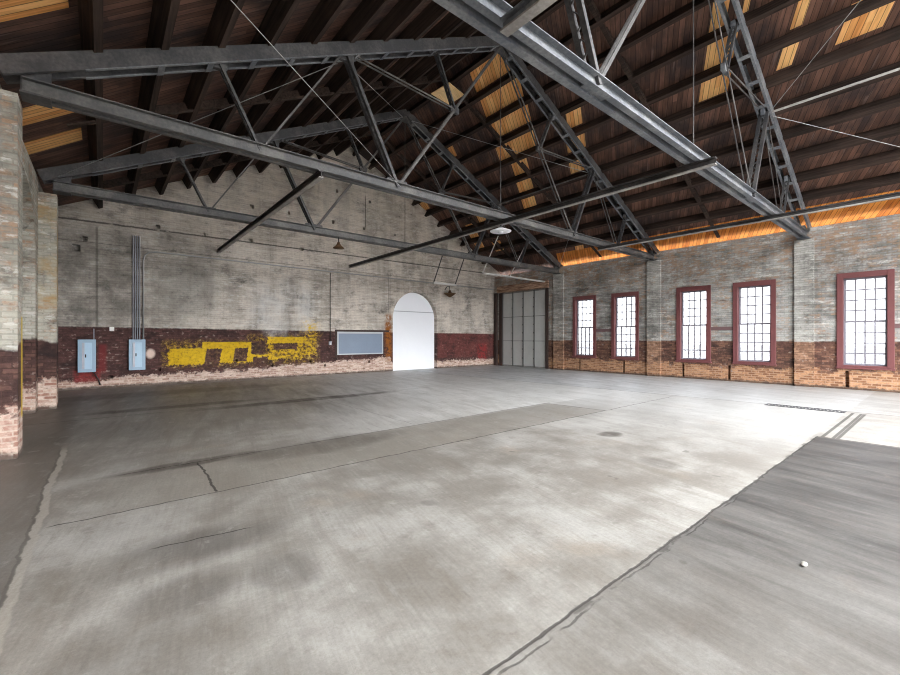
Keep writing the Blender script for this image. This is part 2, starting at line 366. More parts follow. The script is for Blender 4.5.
M['door_batten'] = mat_plain('door_batten', srgb(96, 96, 94), .5, .4, 0, .25, 6)
M['post'] = mat_plain('dark_post', srgb(66, 54, 50), .7, .2, 0, .4, 3)
M['bright'] = mat_plain('worn_galvanised', srgb(176, 174, 170), .45, .5, .2, .25, 5)
M['pebble'] = mat_plain('pale_rubble', srgb(176, 172, 164), .9, .1, 0, .3, 20)
M['iron'] = mat_plain('floor_iron', srgb(84, 84, 86), .55, .4, .3, .3, 8)
M['ground'] = mat_plain('pale_yard', srgb(176, 176, 176), .9, .1, 0, .2, .2)
M['asphalt'] = mat_plain('dark_asphalt', srgb(70, 70, 72), .9, .1, 0, .2, .3)
M['chip'] = mat_plain('chalk_white', srgb(230, 228, 224), .7, .2, 0, .05, 3)
t = NT('dimmed_glass'); t.pos()  # panes tinted to dim the bright sky behind the bars
tr = t.n('ShaderNodeBsdfTransparent'); gl = t.n('ShaderNodeBsdfGlossy'); mx = t.n('ShaderNodeMixShader')
nn = t.noise(t.P, 1.3, 4)
t.link(t.mul((.305, .305, .31), .95+nn*.1), tr.inputs[0]); gl.inputs['Roughness'].default_value = .08
mx.inputs[0].default_value = .04
t.t.links.new(tr.outputs[0], mx.inputs[1]); t.t.links.new(gl.outputs[0], mx.inputs[2]); t.t.links.new(mx.outputs[0], t.out.inputs[0])
M['glass'] = t.m

# ------------------------------------------------------------------ geometry helpers
class MB:
    def __init__(s): s.b = bmesh.new()
    def box(s, x0, x1, y0, y1, z0, z1):
        v = [s.b.verts.new((x, y, z)) for z in (z0, z1) for y in (y0, y1) for x in (x0, x1)]
        for f in ((0, 2, 3, 1), (4, 5, 7, 6), (0, 1, 5, 4), (2, 6, 7, 3), (0, 4, 6, 2), (1, 3, 7, 5)):
            s.b.faces.new([v[i] for i in f])
        return s
    def ext(s, prof, p0, p1, side):                      # extrude a 2D profile (side, up) from p0 to p1
        p0, p1, side = Vector(p0), Vector(p1), Vector(side)
        d = (p1-p0).normalized(); up = side.cross(d).normalized()
        if up.z < 0: up = -up
        side = (side - d*side.dot(d)).normalized()
        a = [s.b.verts.new(p0+side*u+up*w) for u, w in prof]; b = [s.b.verts.new(p1+side*u+up*w) for u, w in prof]
        n = len(prof)
        for i in range(n): s.b.faces.new((a[i], a[(i+1) % n], b[(i+1) % n], b[i]))
        s.b.faces.new(a[::-1]); s.b.faces.new(b)
        return s
    def bar(s, p0, p1, w, h, side=(0, 1, 0), off=0.0, lift=0.0):
        return s.ext([(off-w/2, lift-h/2), (off+w/2, lift-h/2), (off+w/2, lift+h/2), (off-w/2, lift+h/2)], p0, p1, side)
    def channel(s, p0, p1, depth, flange, tw, sgn, off, side=(0, 1, 0)):  # web at off, toes towards sgn
        h = depth/2; f = sgn*flange; w = sgn*tw; o = off
        return s.ext([(o, -h), (o+f, -h), (o+f, -h+tw), (o+w, -h+tw), (o+w, h-tw), (o+f, h-tw), (o+f, h), (o, h)], p0, p1, side)
    def tube(s, pts, r, n=8):
        pts = [Vector(p) for p in pts]; rings = []
        for i, p in enumerate(pts):
            d = ((pts[min(i+1, len(pts)-1)]-p).normalized() + (p-pts[max(i-1, 0)]).normalized()).normalized()
            a = d.orthogonal().normalized() if i == 0 else (rings[-1][1] - d*rings[-1][1].dot(d)).normalized()
            b = d.cross(a)
            rings.append(([s.b.verts.new(p+(a*math.cos(2*math.pi*k/n)+b*math.sin(2*math.pi*k/n))*r) for k in range(n)], a))
        for (r0, _), (r1, _) in zip(rings, rings[1:]):
            for k in range(n): s.b.faces.new((r0[k], r0[(k+1) % n], r1[(k+1) % n], r1[k]))
        s.b.faces.new(rings[0][0][::-1]); s.b.faces.new(rings[-1][0])
        return s
    def lathe(s, c, prof, n=24, ax='z'):
        c = Vector(c); rings = []
        for r, h in prof:
            ring = []
            for k in range(n):
                a = 2*math.pi*k/n
                o = Vector((r*math.cos(a), r*math.sin(a), h)) if ax == 'z' else Vector((r*math.cos(a), h, r*math.sin(a)))
                ring.append(s.b.verts.new(c+o))
            rings.append(ring)
        for r0, r1 in zip(rings, rings[1:]):
            for k in range(n): s.b.faces.new((r0[k], r0[(k+1) % n], r1[(k+1) % n], r1[k]))
        s.b.faces.new(rings[0][::-1]); s.b.faces.new(rings[-1])
        return s
    def poly(s, pts, ext):                               # extruded polygon
        ext = Vector(ext)
        a = [s.b.verts.new(Vector(p)) for p in pts]; b = [s.b.verts.new(Vector(p)+ext) for p in pts]
        n = len(a)
        for i in range(n): s.b.faces.new((a[i], a[(i+1) % n], b[(i+1) % n], b[i]))
        s.b.faces.new(a[::-1]); s.b.faces.new(b)
        return s
    def build(s, name, mat, parent=None, smooth=False, bevel=0.0, origin=None):
        bmesh.ops.recalc_face_normals(s.b, faces=s.b.faces[:])
        if bevel: bmesh.ops.bevel(s.b, geom=s.b.edges[:], offset=bevel, segments=1, affect='EDGES')
        if origin is not None: bmesh.ops.translate(s.b, verts=s.b.verts[:], vec=-Vector(origin))
        me = bpy.data.meshes.new(name); s.b.to_mesh(me); s.b.free()
        if smooth:
            for p in me.polygons: p.use_smooth = True
        me.materials.append(mat)
        o = bpy.data.objects.new(name, me); COL.objects.link(o)
        if origin is not None: o.location = origin
        if parent is not None:
            o.parent = parent
            o.matrix_parent_inverse = Matrix.Translation(-Vector(world_loc(parent)))
        return o
def world_loc(o):
    l = Vector(o.location)
    p = o.parent
    if p is not None: l = l if True else l
    return l
def tag(o, label, cat, group=None):
    o['label'] = label; o['category'] = cat
    if group: o['group'] = group
    return o
def struct(o, label=None):
    o['kind'] = 'structure'
    if label: o['label'] = label
    return o
def root(name, loc, label, cat, group=None):
    e = bpy.data.objects.new(name, None); COL.objects.link(e); e.location = loc; e.empty_display_size = .2
    return tag(e, label, cat, group)
def cut(o, cutter_mb):                                   # carve openings out of a wall, keep the result as plain mesh
    me = bpy.data.meshes.new('cutter'); bmesh.ops.recalc_face_normals(cutter_mb.b, faces=cutter_mb.b.faces[:]); cutter_mb.b.to_mesh(me)
    c = bpy.data.objects.new('cutter', me); COL.objects.link(c)
    m = o.modifiers.new('cut', 'BOOLEAN'); m.operation = 'DIFFERENCE'; m.object = c; m.solver = 'EXACT'
    dg = bpy.context.evaluated_depsgraph_get(); dg.update()
    new = bpy.data.meshes.new_from_object(o.evaluated_get(dg))
    o.modifiers.clear(); o.data = new
    bpy.data.objects.remove(c)

# ------------------------------------------------------------------ dimensions
XL, XR, YB = -1.1, 17.9, 17.35
RX, RZ, SL = 8.55, 10.3, .489                # ridge and deck slope (underside of deck)
def deck(x): return RZ - SL*abs(x-RX)
TY = (3.1, 8.05, 12.85)                    # the three trusses

# floor
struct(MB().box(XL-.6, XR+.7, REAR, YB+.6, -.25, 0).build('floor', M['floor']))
struct(MB().box(XR+.75, 140, -60, 140, -.5, -.3).build('ground_yard', M['ground']))
struct(MB().box(-120, XR+.75, -140, REAR-.5, -.5, -.3).build('ground_road', M['asphalt']))  # unseen ground, kept dark so little daylight bounces up to the roof

# back wall (gable) with putlog holes and arched recess
pts = [(XL-.6, YB, 0), (XR+.5, YB, 0), (XR+.5, YB, deck(XR+.5)), (RX, YB, RZ), (XL-.6, YB, deck(XL-.6))]
wb = MB().poly(pts, (0, .5, 0)).build('wall_back', M['wall_back'])
AX, AR, ASP = 12.2, 1.36, 2.57
c = MB()
arc = [(AX-AR, YB-.2, -.1), (AX+AR, YB-.2, -.1)] + [(AX+AR*math.cos(math.pi*k/28), YB-.2, ASP+AR*math.sin(math.pi*k/28)) for k in range(29)]
c.poly(arc, (0, .62, 0))
for hx, hz, s in ((-.63, 4.4, .11), (-.42, 4.71, .08), (1.46, 5.41, .06), (2.85, 5.38, .05), (4.42, 5.4, .06), (4.45, 6.71, .07), (5.87, 6.73, .06),
               (6.83, 8.06, .06), (7.96, 8.1, .07), (9.59, 7.96, .06), (9.28, 6.67, .06), (7.77, 6.7, .08), (10.96, 6.64, .05), (6.4, 5.32, .06),
               (1.5, .52, .05), (3.9, .75, .06), (5.2, .5, .05), (6.75, .62, .05), (9.55, .5, .05), (7.4, .42, .05), (.2, .36, .05)):
    a = random.uniform(.7, 1.3)
    c.box(hx-s*a, hx+s*a, YB-.1, YB+.22, hz-s, hz+s)
cut(wb, c); struct(wb)

# window wall: openings for five windows and the tall door
WIN = [(11.33, .63), (9.29, .63), (6.49, .62), (4.5, .64), (1.68, .63)]      # centre y, half width incl. frame
WZ0, WZ1 = .7, 3.64
wr = MB().box(XR, XR+.5, REAR, YB+.5, 0, 5.24).build('wall_right', M['wall_right'])
c = MB()
for wy, hw in WIN: c.box(XR-.1, XR+.7, wy-hw, wy+hw, WZ0, WZ1)
c.box(XR-.1, XR+.25, 13.45, 16.95, -.1, 4.22)
for sy in (11.6, 9.35, 6.87, 5.27, 2.07): c.box(XR-.1, XR+.2, sy-.05, sy+.05, .06, .58)
cut(wr, c); struct(wr)
for py, w in ((3.1, .5), (8.0, .56), (12.78, .6)):
    MB().box(XR-.1, XR, py-w/2, py+w/2, 0, 4.86).build('pilaster', M['pilaster'], wr)
MB().box(XR+.7, XR+.75, REAR, YB+.4, 5.0, 5.4).build('eave_light_stop', M['purlin'], wr)  # board added to keep sky light out above the wall

# left wall with an arched blind recess between two piers
wl = MB().box(XL-.6, XL, REAR, YB+.3, 0, 5.15).build('wall_left', M['wall_left'])
c = MB()
for cy in (10.55, 5.6):
    arc = [(XL-.4, cy-1.95, -.1), (XL-.4, cy+1.95, -.1)] + [(XL-.4, cy+1.95*math.cos(math.pi*k/20), 3.45+1.25*math.sin(math.pi*k/20)) for k in range(21)]
    c.poly(arc, (.6, 0, 0))
cut(wl, c); struct(wl)
MB().box(XL-.76, XL-.7, REAR, YB+.4, 4.9, 5.45).build('eave_light_stop', M['purlin'], wl)  # added outside to stop sky light leaking in at the eave
MB().box(XL-.7, XL-.6, REAR, YB+.4, 4.9, 5.1).build('soffit', M['purlin'], wl)
for y0, y1, x1 in ((7.95, 8.4, -.87), (12.98, 13.4, -.8), (3.0, 3.45, -.87)):
    MB().box(XL, x1, y0, y1, 0, 4.86).build('pier', M['wall_left'], wl)

rw = MB().poly([(XL-.6, REAR-.4, 0), (XR+.5, REAR-.4, 0), (XR+.5, REAR-.4, deck(XR+.5)), (RX, REAR-.4, RZ), (XL-.6, REAR-.4, deck(XL-.6))], (0, .4, 0)).build('wall_front', M['wall_back'])
c = MB().box(.9, 16.1, REAR-.6, REAR+.2, -.1, 3.4); cut(rw, c); struct(rw)  # opening added out of view so daylight enters from behind

# roof deck: two slopes, new boards let in
def slope_slab(x0, x1, y0, y1, dz, th):
    k = .25*(x1-x0)*(1 if x0 > RX-.1 else -1)
    return MB().poly([(x0, y0-k, deck(x0)+dz), (x1, y0+k, deck(x1)+dz), (x1, y0+k, deck(x1)+dz+th), (x0, y0-k, deck(x0)+dz+th)], (0, y1-y0, 0))
b = MB().poly([(XL-.75, REAR, deck(XL-.75)), (RX, REAR, RZ), (XR+.75, REAR, deck(XR+.75)), (XR+.75, REAR, deck(XR+.75)+.06), (RX, REAR, RZ+.06), (XL-.75, REAR, deck(XL-.75)+.06)], (0, YB+.5-REAR, 0))
ce = struct(b.build('ceiling', M['wood_dark']))
cut(ce, MB().box(RX-6, RX-1, -8, -3, 6, 12).box(RX+1, RX+6, -8, -3, 6, 12))   # roof openings added out of view so daylight bounces off the floor
PATCH = [(8.93, 9.58, 8.42, 9.95), (9.66, 10.4, 8.6, 10.3), (10.5, 11.2, 8.95, 10.6), (11.38, 12.05, 9.4, 11.2), (12.2, 12.88, 10.4, 11.15),
         (13.02, 13.66, 10.85, 11.6), (13.85, 14.5, 11.35, 12.05), (11.37, 12.0, 7.5, 8.06), (12.22, 12.8, 7.9, 8.62), (13.04, 13.62, 8.4, 9.05),
         (10.6, 11.1, 12.75, 13.05), (13.9, 14.55, 14.3, 14.95), (17.05, 17.66, 11.05, 11.5), (15.0, 16.1, 16.1, 16.7), (14.4, 14.95, 15.5, 16.2), (15.9, 16.6, 15.2, 15.8),
         (11.5, 12.0, 16.7, 17.3), (12.2, 12.8, 16.8, 17.3), (10.7, 11.25, 3.25, 3.6), (11.38, 12.05, 3.3, 3.95), (12.16, 12.82, 3.65, 4.35), (11.45, 12.0, 1.98, 2.2), (12.16, 12.8, 2.3, 2.6),
         (12.05, 12.75, .75, 1.5), (10.9, 11.2, 2.85, 2.97), (-1.7, -.34, 6.4, 7.75), (-1.7, -.34, 10.3, 11.0), (-1.7, -.34, 11.8, 12.5)]
for x0, x1, y0, y1 in PATCH:
    o = slope_slab(x0, x1, y0, y1, -.012, .02).build('board_patch', M['wood_new'], ce); o['label'] = 'fresh orange replacement boards'
for x0, x1, y0, y1 in ((17.6, XR+.72, REAR+1, 13.0),):
    o = slope_slab(x0, x1, y0, y1, -.012, .02).build('eave_boards', M['wood_orange'], ce); o['label'] = 'bright orange boards along the eave'
tag(MB().poly([(8.3, 10.95, 9.64), (8.42, 10.15, 9.68), (9.12, 10.22, 9.58), (9.08, 10.95, 9.56)], (0, 0, .02)).build('plywood_sheet', M['ply']), 'pale plywood sheet tucked under the ridge beyond the saucer lamp', 'plywood sheet')

# ------------------------------------------------------------------ windows
for i, (wy, hw) in enumerate(WIN):
    e = bpy.data.objects.new('window_%d' % (i+1), None); COL.objects.link(e); e.location = (XR, wy, WZ0); struct(e)
    fw = .15; y0, y1 = wy-hw, wy+hw
    f = MB().box(XR-.05, XR+.22, y0, y0+fw, WZ0, WZ1).box(XR-.05, XR+.22, y1-fw, y1, WZ0, WZ1).box(XR-.05, XR+.22, y0+fw, y1-fw, WZ1-.17, WZ1).box(XR-.05, XR+.22, y0+fw, y1-fw, WZ0, WZ0+.06)
    f.build('window_frame', M['frame_red'], e, bevel=.006)
    MB().box(XR-.1, XR+.1, y0-.02, y1+.02, WZ0-.05, WZ0).build('window_sill', M['frame_red'], e)
    a0, a1, b0, b1 = y0+fw, y1-fw, WZ0+.06, WZ1-.17
    mid = (b0+b1)/2
    for k, (z0, z1, dx) in enumerate(((mid-.02, b1, .12), (b0, mid+.02, .07))):
        s = MB(); w = .05
        s.box(XR+dx, XR+dx+.05, a0, a0+w, z0, z1).box(XR+dx, XR+dx+.05, a1-w, a1, z0, z1).box(XR+dx, XR+dx+.05, a0+w, a1-w, z0, z0+w).box(XR+dx, XR+dx+.05, a0+w, a1-w, z1-w, z1)
        s.build('sash', M['sash'], e)
        g = MB(); yy0, yy1, zz0, zz1 = a0+w, a1-w, z0+w, z1-w
        for j in range(1, 4): g.box(XR+dx+.005, XR+dx+.045, yy0+(yy1-yy0)*j/4-.017, yy0+(yy1-yy0)*j/4+.017, zz0, zz1)
        for j in range(1, 4): g.box(XR+dx+.01, XR+dx+.04, yy0, yy1, zz0+(zz1-zz0)*j/4-.017, zz0+(zz1-zz0)*j/4+.017)
        g.build('glazing_bars', M['sash'], e)
        MB().box(XR+dx+.022, XR+dx+.028, yy0, yy1, zz0, zz1).build('glass_pane', M['glass'], e)
for n, (y0, y1) in enumerate(((5.14, 5.87), (9.92, 10.7), (-.2, 1.05))):
    struct(MB().box(XR-.035, XR, y0, y1, 1.9, 2.03).build('trim_%d' % (n+1), M['rail'], bevel=.004))

# ------------------------------------------------------------------ doors
d1 = bpy.data.objects.new('door_1', None); COL.objects.link(d1); d1.location = (AX, YB+.22, 0); struct(d1)
MB().box(AX-AR, AX+AR, YB+.24, YB+.29, .0, 2.93).build('door_leaf', M['white'], d1)
arcp = [(AX-AR*math.cos(math.asin(.38/AR)), YB+.2, 2.96), (AX+AR*math.cos(math.asin(.38/AR)), YB+.2, 2.96)]
a0 = math.asin(.38/AR)
arcp = [(AX+AR*math.cos(a0+(math.pi-2*a0)*k/24), YB+.25, ASP+AR*math.sin(a0+(math.pi-2*a0)*k/24)) for k in range(25)]
MB().poly(arcp, (0, .04, 0)).build('arched_transom_panel', M['white'], d1)
MB().box(AX-AR+.01, AX+AR-.01, YB+.21, YB+.24, 2.925, 2.965).build('transom_bar', M['alu'], d1)
d2 = bpy.data.objects.new('door_2', None); COL.objects.link(d2); d2.location = (XR, 15.2, 0); struct(d2)
MB().box(XR+.04, XR+.1, 13.62, 16.75, .03, 4.2).build('door_leaf', M['door_grey'], d2)
b = MB()
for k in range(5): yy = 13.64+3.07*k/4; b.box(XR+.015, XR+.04, yy-.035, yy+.035, .03, 4.2)
for zz in (.06, 1.45, 2.8, 4.17): b.box(XR+.03, XR+.04, 13.66, 16.7, zz-.014, zz+.014)
b.build('door_batten', M['door_batten'], d2)
b = MB()
for k in range(1, 4):
    yy = 13.64+3.07*k/4
    for zz in (.5, 1.0, 1.45, 1.9, 2.35, 2.8, 3.3, 3.8): b.box(XR-.005, XR+.02, yy-.05, yy+.05, zz-.04, zz+.04)
b.build('strap_plate', M['door_batten'], d2)
b = MB().box(XR-.03, XR+.16, 13.44, 13.62, 0, 4.22).box(XR-.03, XR+.16, 16.75, 16.95, 0, 4.22).build('door_jamb', M['post'], d2)
tag(MB().box(XR-.14, XR-.004, 13.4, 17.04, 4.24, 4.62).build('timber_header', M['lintel'], bevel=.01), 'rough brown timber header above the tall grey door', 'timber header')
tag(MB().box(XR-.14, XR-.03, 17.05, 17.25, 0, 4.24).build('corner_post', M['post'], bevel=.006), 'dark upright post in the corner beside the grey door', 'post')

# ------------------------------------------------------------------ trusses
XA, XZ = -.85, 17.86
ZB = 5.0
def zc(x): return 5.25+SL*((x-XA) if x < RX else (2*RX-x-XA))          # rafter centre line
def mirror(p): return (2*RX-p[0], p[1])
def truss(y, steel, label):
    T = root('roof_truss', (RX, y, ZB), label, 'roof truss', 'riveted steel roof trusses')
    hl = RX-XA
    A, Bt, Ct = [(XA+hl*k, zc(XA+hl*k)) for k in (.25, .5, .75)]
    perp = lambda p: (p[0]+(p[1]-ZB)*.5, ZB)
    Ab, Bb = perp(A), perp(Bt)
    apex = (RX, zc(RX)-.1)
    Cl = ((Bb[0]+apex[0])/2, (Bb[1]+apex[1])/2)
    W = lambda p: Vector((p[0], y, p[1]))
    for side in (0, 1):
        mm = (lambda p: p) if side == 0 else mirror
        e0 = W(mm((XA-.2, zc(XA-.2)))); e1 = W(mm((RX, zc(RX))))
        for o_ in (-1, 1): MB().channel(e0, e1, .24, .055, .014, -o_, o_*.15).build('rafter_chord', steel, T)
        d = (e1-e0).normalized(); L = (e1-e0).length; up = Vector((0, 1, 0)).cross(d); up = up if up.z > 0 else -up
        for o_ in (-1, 1):
            fl_ = MB().bar(e0+d*.9, e1-d*.3, .055, .01, off=o_*.123, lift=-.126).build('lit_flange_strip', M['steel_lit'], T); fl_['label'] = 'paler grey lower flange'  # strip added paler: floor light on the underside put into its colour
        k = 1.9
        while k < L-.3:
            p = e0+d*k
            MB().bar(p-d*.05, p+d*.05, .3, .012, lift=-.136).build('batten_plate', M['steel_lit'], T); k += .76  # battens share the lit colour, floor light on their undersides
        # struts (compression): two angles with lacing
        for nm, p, q_, w in (('strut', A, Ab, .05), ('strut', Bt, Bb, .075), ('strut', Ct, Cl, .05)):
            P, Q = W(mm(p)), W(mm(q_)); dd = (Q-P).normalized(); ln = (Q-P).length
            b = MB().bar(P+dd*.08, Q-dd*.0, w, w*.9, off=-w*.95).bar(P+dd*.08, Q, w, w*.9, off=w*.95)
            n = max(4, int(ln/.16)); 
            for i in range(n):
                s0 = P+dd*(.1+(ln-.12)*i/n); s1 = P+dd*(.1+(ln-.12)*(i+1)/n)
                off = w*.95*(1 if i % 2 else -1)
                b.bar(s0+Vector((0, off, 0)), s1+Vector((0, -off, 0)), .01, .04)
            b.build(nm, M['steel'], T)
        # ties: pairs of flat bars
        for p, q_, h in ((Ab, Bt, .035), (Bt, Cl, .035), (Bb, Cl, .06), (Cl, apex, .05)):
            P, Q = W(mm(p)), W(mm(q_))
            for o_ in (-.05, .05): MB().bar(P, Q, .014, h, off=o_).build('tie_bar', M['rod'], T)
        for p, r in ((Ab, .17), (Bb, .26), (Cl, .14), (Bt, .2), (A, .16), (Ct, .14)):
            P = W(mm(p))
            dz = .06 if p[1] < 5.2 else (-.1 if p is not Cl else 0)
            MB().box(P.x-r, P.x+r, P.y-.04, P.y+.04, P.z+dz-r*.5, P.z+dz+r*.5).build('gusset_plate', steel, T)
        # heel: plates and rivets
        X0 = mm((XA, 0))[0]; sg = 1 if side == 0 else -1
        MB().box(min(X0, X0+sg*.3), max(X0, X0+sg*.3), y-.042, y+.042, ZB-.1, ZB+.3).build('heel_plate', steel, T)
        MB().box(min(X0, X0+sg*.3), max(X0, X0+sg*.3), y-.16, y+.16, ZB-.125, ZB-.1).build('bearing_shoe', steel, T)
    for o_ in (-1, 1): MB().channel((XA+.02, y, ZB), (XZ-.01, y, ZB), .2, .095, .014, o_, o_*.045).build('bottom_chord', M['steel_mid'] if steel is M['steel'] else steel, T)
    MB().tube([(RX, y, zc(RX)-.1), (RX, y, ZB)], .011, 6).build('hanger_rod', M['rod'], T)
    MB().poly([(RX-.45, y-.042, zc(RX)-.3), (RX+.45, y-.042, zc(RX)-.3), (RX+.12, y-.042, zc(RX)+.1), (RX-.12, y-.042, zc(RX)+.1)], (0, .084, 0)).build('ridge_gusset', steel, T)
    return dict(A=A, Bt=Bt, Ct=Ct, Ab=Ab, Bb=Bb, Cl=Cl, apex=apex)
ND = truss(TY[2], M['steel'], 'dark steel roof truss just in front of the gable wall, holding the small pendant lamp')
truss(TY[1], M['steel'], 'dark steel roof truss with the white saucer lamp hanging under it')
truss(TY[0], M['steel_lit'], 'paler grey steel roof truss close overhead, its heel on the pilaster before the single window')

# ------------------------------------------------------------------ purlins and bridging
ORD = ['first', 'second', 'third', 'fourth', 'fifth', 'sixth', 'seventh', 'eighth', 'ninth', 'tenth', 'eleventh', 'twelfth', 'thirteenth']
PY0, PY1 = -2.9, YB-.03
def purlin(xc, label, w=.1):
    sg = 1 if xc < RX else -1
    ztop = deck(xc)-.004; dep = (deck(xc)-(zc(xc)+.145)-.01)*1.2
    h = w/2
    # plumb sides leaning with the slope
    sl = SL*sg
    pr = [(xc-h, ztop-sl*h), (xc+h, ztop+sl*h), (xc+h+dep*sl*.9, ztop+sl*h-dep+dep*sl*sl*.9), (xc-h+dep*sl*.9, ztop-sl*h-dep+dep*sl*sl*.9)]
    o = MB().poly([(a, PY0, b) for a, b in pr], (0, PY1-PY0, 0)).build('roof_purlin', M['purlin'], origin=None)
    return o
lx = [-.2+.8*k for k in range(11)]; rx = [8.87+.81*k for k in range(11)]
for i, xx in enumerate(lx):
    tag(purlin(xx, ''), '%s dark timber purlin up from the eave on the roof slope above the electrical panels' % ORD[i], 'purlin', 'timber purlins of the slope above the electrical panels')
for i, xx in enumerate(rx[::-1]):
    tag(purlin(xx, ''), '%s dark timber purlin up from the eave on the roof slope above the windows' % ORD[i], 'purlin', 'timber purlins of the slope above the windows')
BAYN = {5.6: 'in the bay before the saucer lamp', 10.45: 'in the bay beyond the saucer lamp', 15.1: 'in the bay against the gable wall'}
for yb, where in BAYN.items():
    for sg, nm in ((-1, 'above the electrical panels'), (1, 'above the windows')):
        b = MB()
        xs = sorted(lx) if sg < 0 else sorted(rx)
        x0, x1 = (xs[0]-.3, RX-.1) if sg < 0 else (RX+.1, xs[-1]+.9)
        zl = lambda x: zc(x)+.135
        b.bar((x0, yb, zl(x0)-.02), (x1, yb, zl(x1)-.02), .11, .035)
        for a, c_ in zip(xs, xs[1:]):
            m0, m1 = a+.13, c_-.03
            b.bar((m0, yb, zl(m0)+.08), (m1, yb, zl(m1)+.08), .045, .15)
        o = b.build('bridging_board', M['purlin'])
        tag(o, 'dark bridging board %s, %s' % (nm, where), 'bridging board', 'bridging boards under the purlins')

# ------------------------------------------------------------------ longitudinal beams, struts and rods
def ibeam(x, y0, y1, z, d, f, label, mat):
    b = MB().bar((x, y0, z), (x, y1, z), .014, d, side=(1, 0, 0)).bar((x, y0, z), (x, y1, z), f, .022, side=(1, 0, 0), lift=d/2)
    o = tag(b.build('steel_beam', mat), label, 'steel beam', 'steel runway beams under the trusses')
    c_ = MB().bar((x, y0, z), (x, y1, z), f, .022, side=(1, 0, 0), lift=-d/2).build('lower_flange', M['flange_lit'], o); c_['label'] = 'lower flange, underside light in its pale colour'  # underside lit from the floor, painted as paler steel
    return o
zb = ZB-.1-.078
ibeam(3.3, 7.9, YB-.02, zb, .12, .1, 'dark runway beam running from the lamp-carrying truss into the wall above the graffiti', M['beam'])
ibeam(8.55, 2.72, YB-.02, zb, .12, .1, 'long dark runway beam down the middle of the hall, crossing above the white saucer lamp', M['beam'])
ibeam(13.75, -6, 8.15, zb, .1, .1, 'dark runway beam parallel to the window wall, running toward the camera', M['beam'])
ibeam(3.2, -6, 2.97, zb, .12, .12, 'grey beam end butting under the pale grey truss close overhead', M['steel_lit'])
def rod(p0, p1, r, name, label, cat, group, mat=None, n=6):
    return tag(MB().tube([p0, p1], r, n).build(name, mat or M['rod']), label, cat, group)
BT = ND['Bt']; xb, xb2, zb_ = BT[0], 2*RX-BT[0], BT[1]-.2
SG = 'lengthwise sway struts between trusses'
rod((xb2, -6, zb_+.08), (xb2, TY[0]-.16, zb_+.08), .028, 'sway_strut', 'thin grey sway strut running from the pale grey truss toward the camera', 'sway strut', SG, M['bright'])
rod((xb2, TY[1]+.16, zb_+.08), (xb2, TY[2]-.16, zb_+.08), .024, 'sway_strut', 'thin grey sway strut between the lamp-carrying truss and the truss before the gable', 'sway strut', SG)
BG = 'diagonal brace rods under the roof'
ze = 5.2
for x_, nm, xe, s_ in ((xb, 'electrical panels', XA+.1, -1), (xb2, 'windows', XZ-.1, 1)):
    for y0, y1, w in ((TY[0]-.16, -1.8, 'in front'), (TY[1]+.16, TY[2]-.16, 'beyond the lamp')):
        if s_ < 0 and y1 < 0: continue
        rod((x_+s_*.08, y0, zb_), (xe, y1, ze), .008, 'brace_rod', 'thin brace rod down toward the %s, %s' % (nm, w), 'brace rod', BG, M['conduit_grey'])
        rod((x_-s_*.08, y0, zb_+.1), (RX+s_*.2, y1, ND['apex'][1]-.15), .008, 'brace_rod', 'thin brace rod up to the ridge from the %s, %s' % (nm, w), 'brace rod', BG, M['conduit_grey'])
rod((XA+.1, TY[0]+.16, ZB), (ND['Bb'][0], TY[1]-.16, ZB), .005, 'tie_wire', 'pale thin tie wire slanting in front of the lamp-carrying truss', 'tie wire', None, M['conduit_grey'])
# rails hung in front of the gable wall and the grey door
for x0, x1, z_, y_, lab in ((12.7, 17.0, 4.43, 13.02, 'pale horizontal rail hung on slanting stays in front of the tall grey door'),
                            (10.0, 11.15, 3.78, 13.02, 'short pale bar hung on two dark slanting stays near the rusty dish lamp')):
    R_ = root('hanging_rail', (x0, y_, z_), lab, 'hanging rail')
    MB().bar((x0, y_, z_), (x1, y_, z_), .1, .07).build('rail', M['bright'], R_)
    ends = ((x0+.02, x0+.62), (x0+1.75, x0+2.6)) if x1 > 12 else ((x0+.02, x0+.45), (x1-.02, x1+.45))
    for a, b_ in ends:
        top = 6.2 if x1 > 12 else ZB-.1
        MB().bar((a, y_, z_+.03), (b_+(.35 if x1 > 12 else 0), y_, top), .012, .045).build('stay', M['bright'] if x1 > 12 else M['beam'], R_)

# ------------------------------------------------------------------ lamps
L = root('saucer_lamp', (8.55, 8.05, 4.55), 'white enamel saucer lamp hanging under a dark roof truss', 'lamp')
MB().lathe((8.55, 8.05, 4.58), [(.29, 0), (.3, .012), (.2, .05), (.1, .09), (.06, .12)], 32).build('lamp_shade', M['enamel'], L, True)
MB().lathe((8.55, 8.05, 4.52), [(.03, 0), (.07, .03), (.08, .07), (.05, .1)], 16).build('bulb', M['white'], L, True)
MB().tube([(8.55, 8.05, 4.68), (8.55, 8.05, 4.77)], .03).build('lamp_stem', M['steel'], L)
L = root('pendant_lamp', (7.93, TY[2], 4.55), 'small dark pendant lamp hanging from a truss against the pale gable', 'lamp')
px, pz = 5.95, 4.55
L.location = (px, TY[2], pz)
MB().lathe((px, TY[2], pz), [(.18, 0), (.18, .012), (.1, .08), (.05, .15), (.04, .2)], 24).build('lamp_shade', M['rust'], L, True)
MB().tube([(px, TY[2], pz+.19), (px, TY[2], ZB-.1)], .018).build('lamp_stem', M['black'], L)
L = root('wall_lamp', (14.1, YB, 3.98), 'rusty dish lamp on a bracket on the back wall beside the white arched door', 'lamp')
MB().lathe((14.1, YB-.42, 3.93), [(.04, -.16), (.1, -.13), (.31, .02), (.32, .035), (.1, .06), (.05, .2)], 28).build('lamp_shade', M['rust'], L, True)
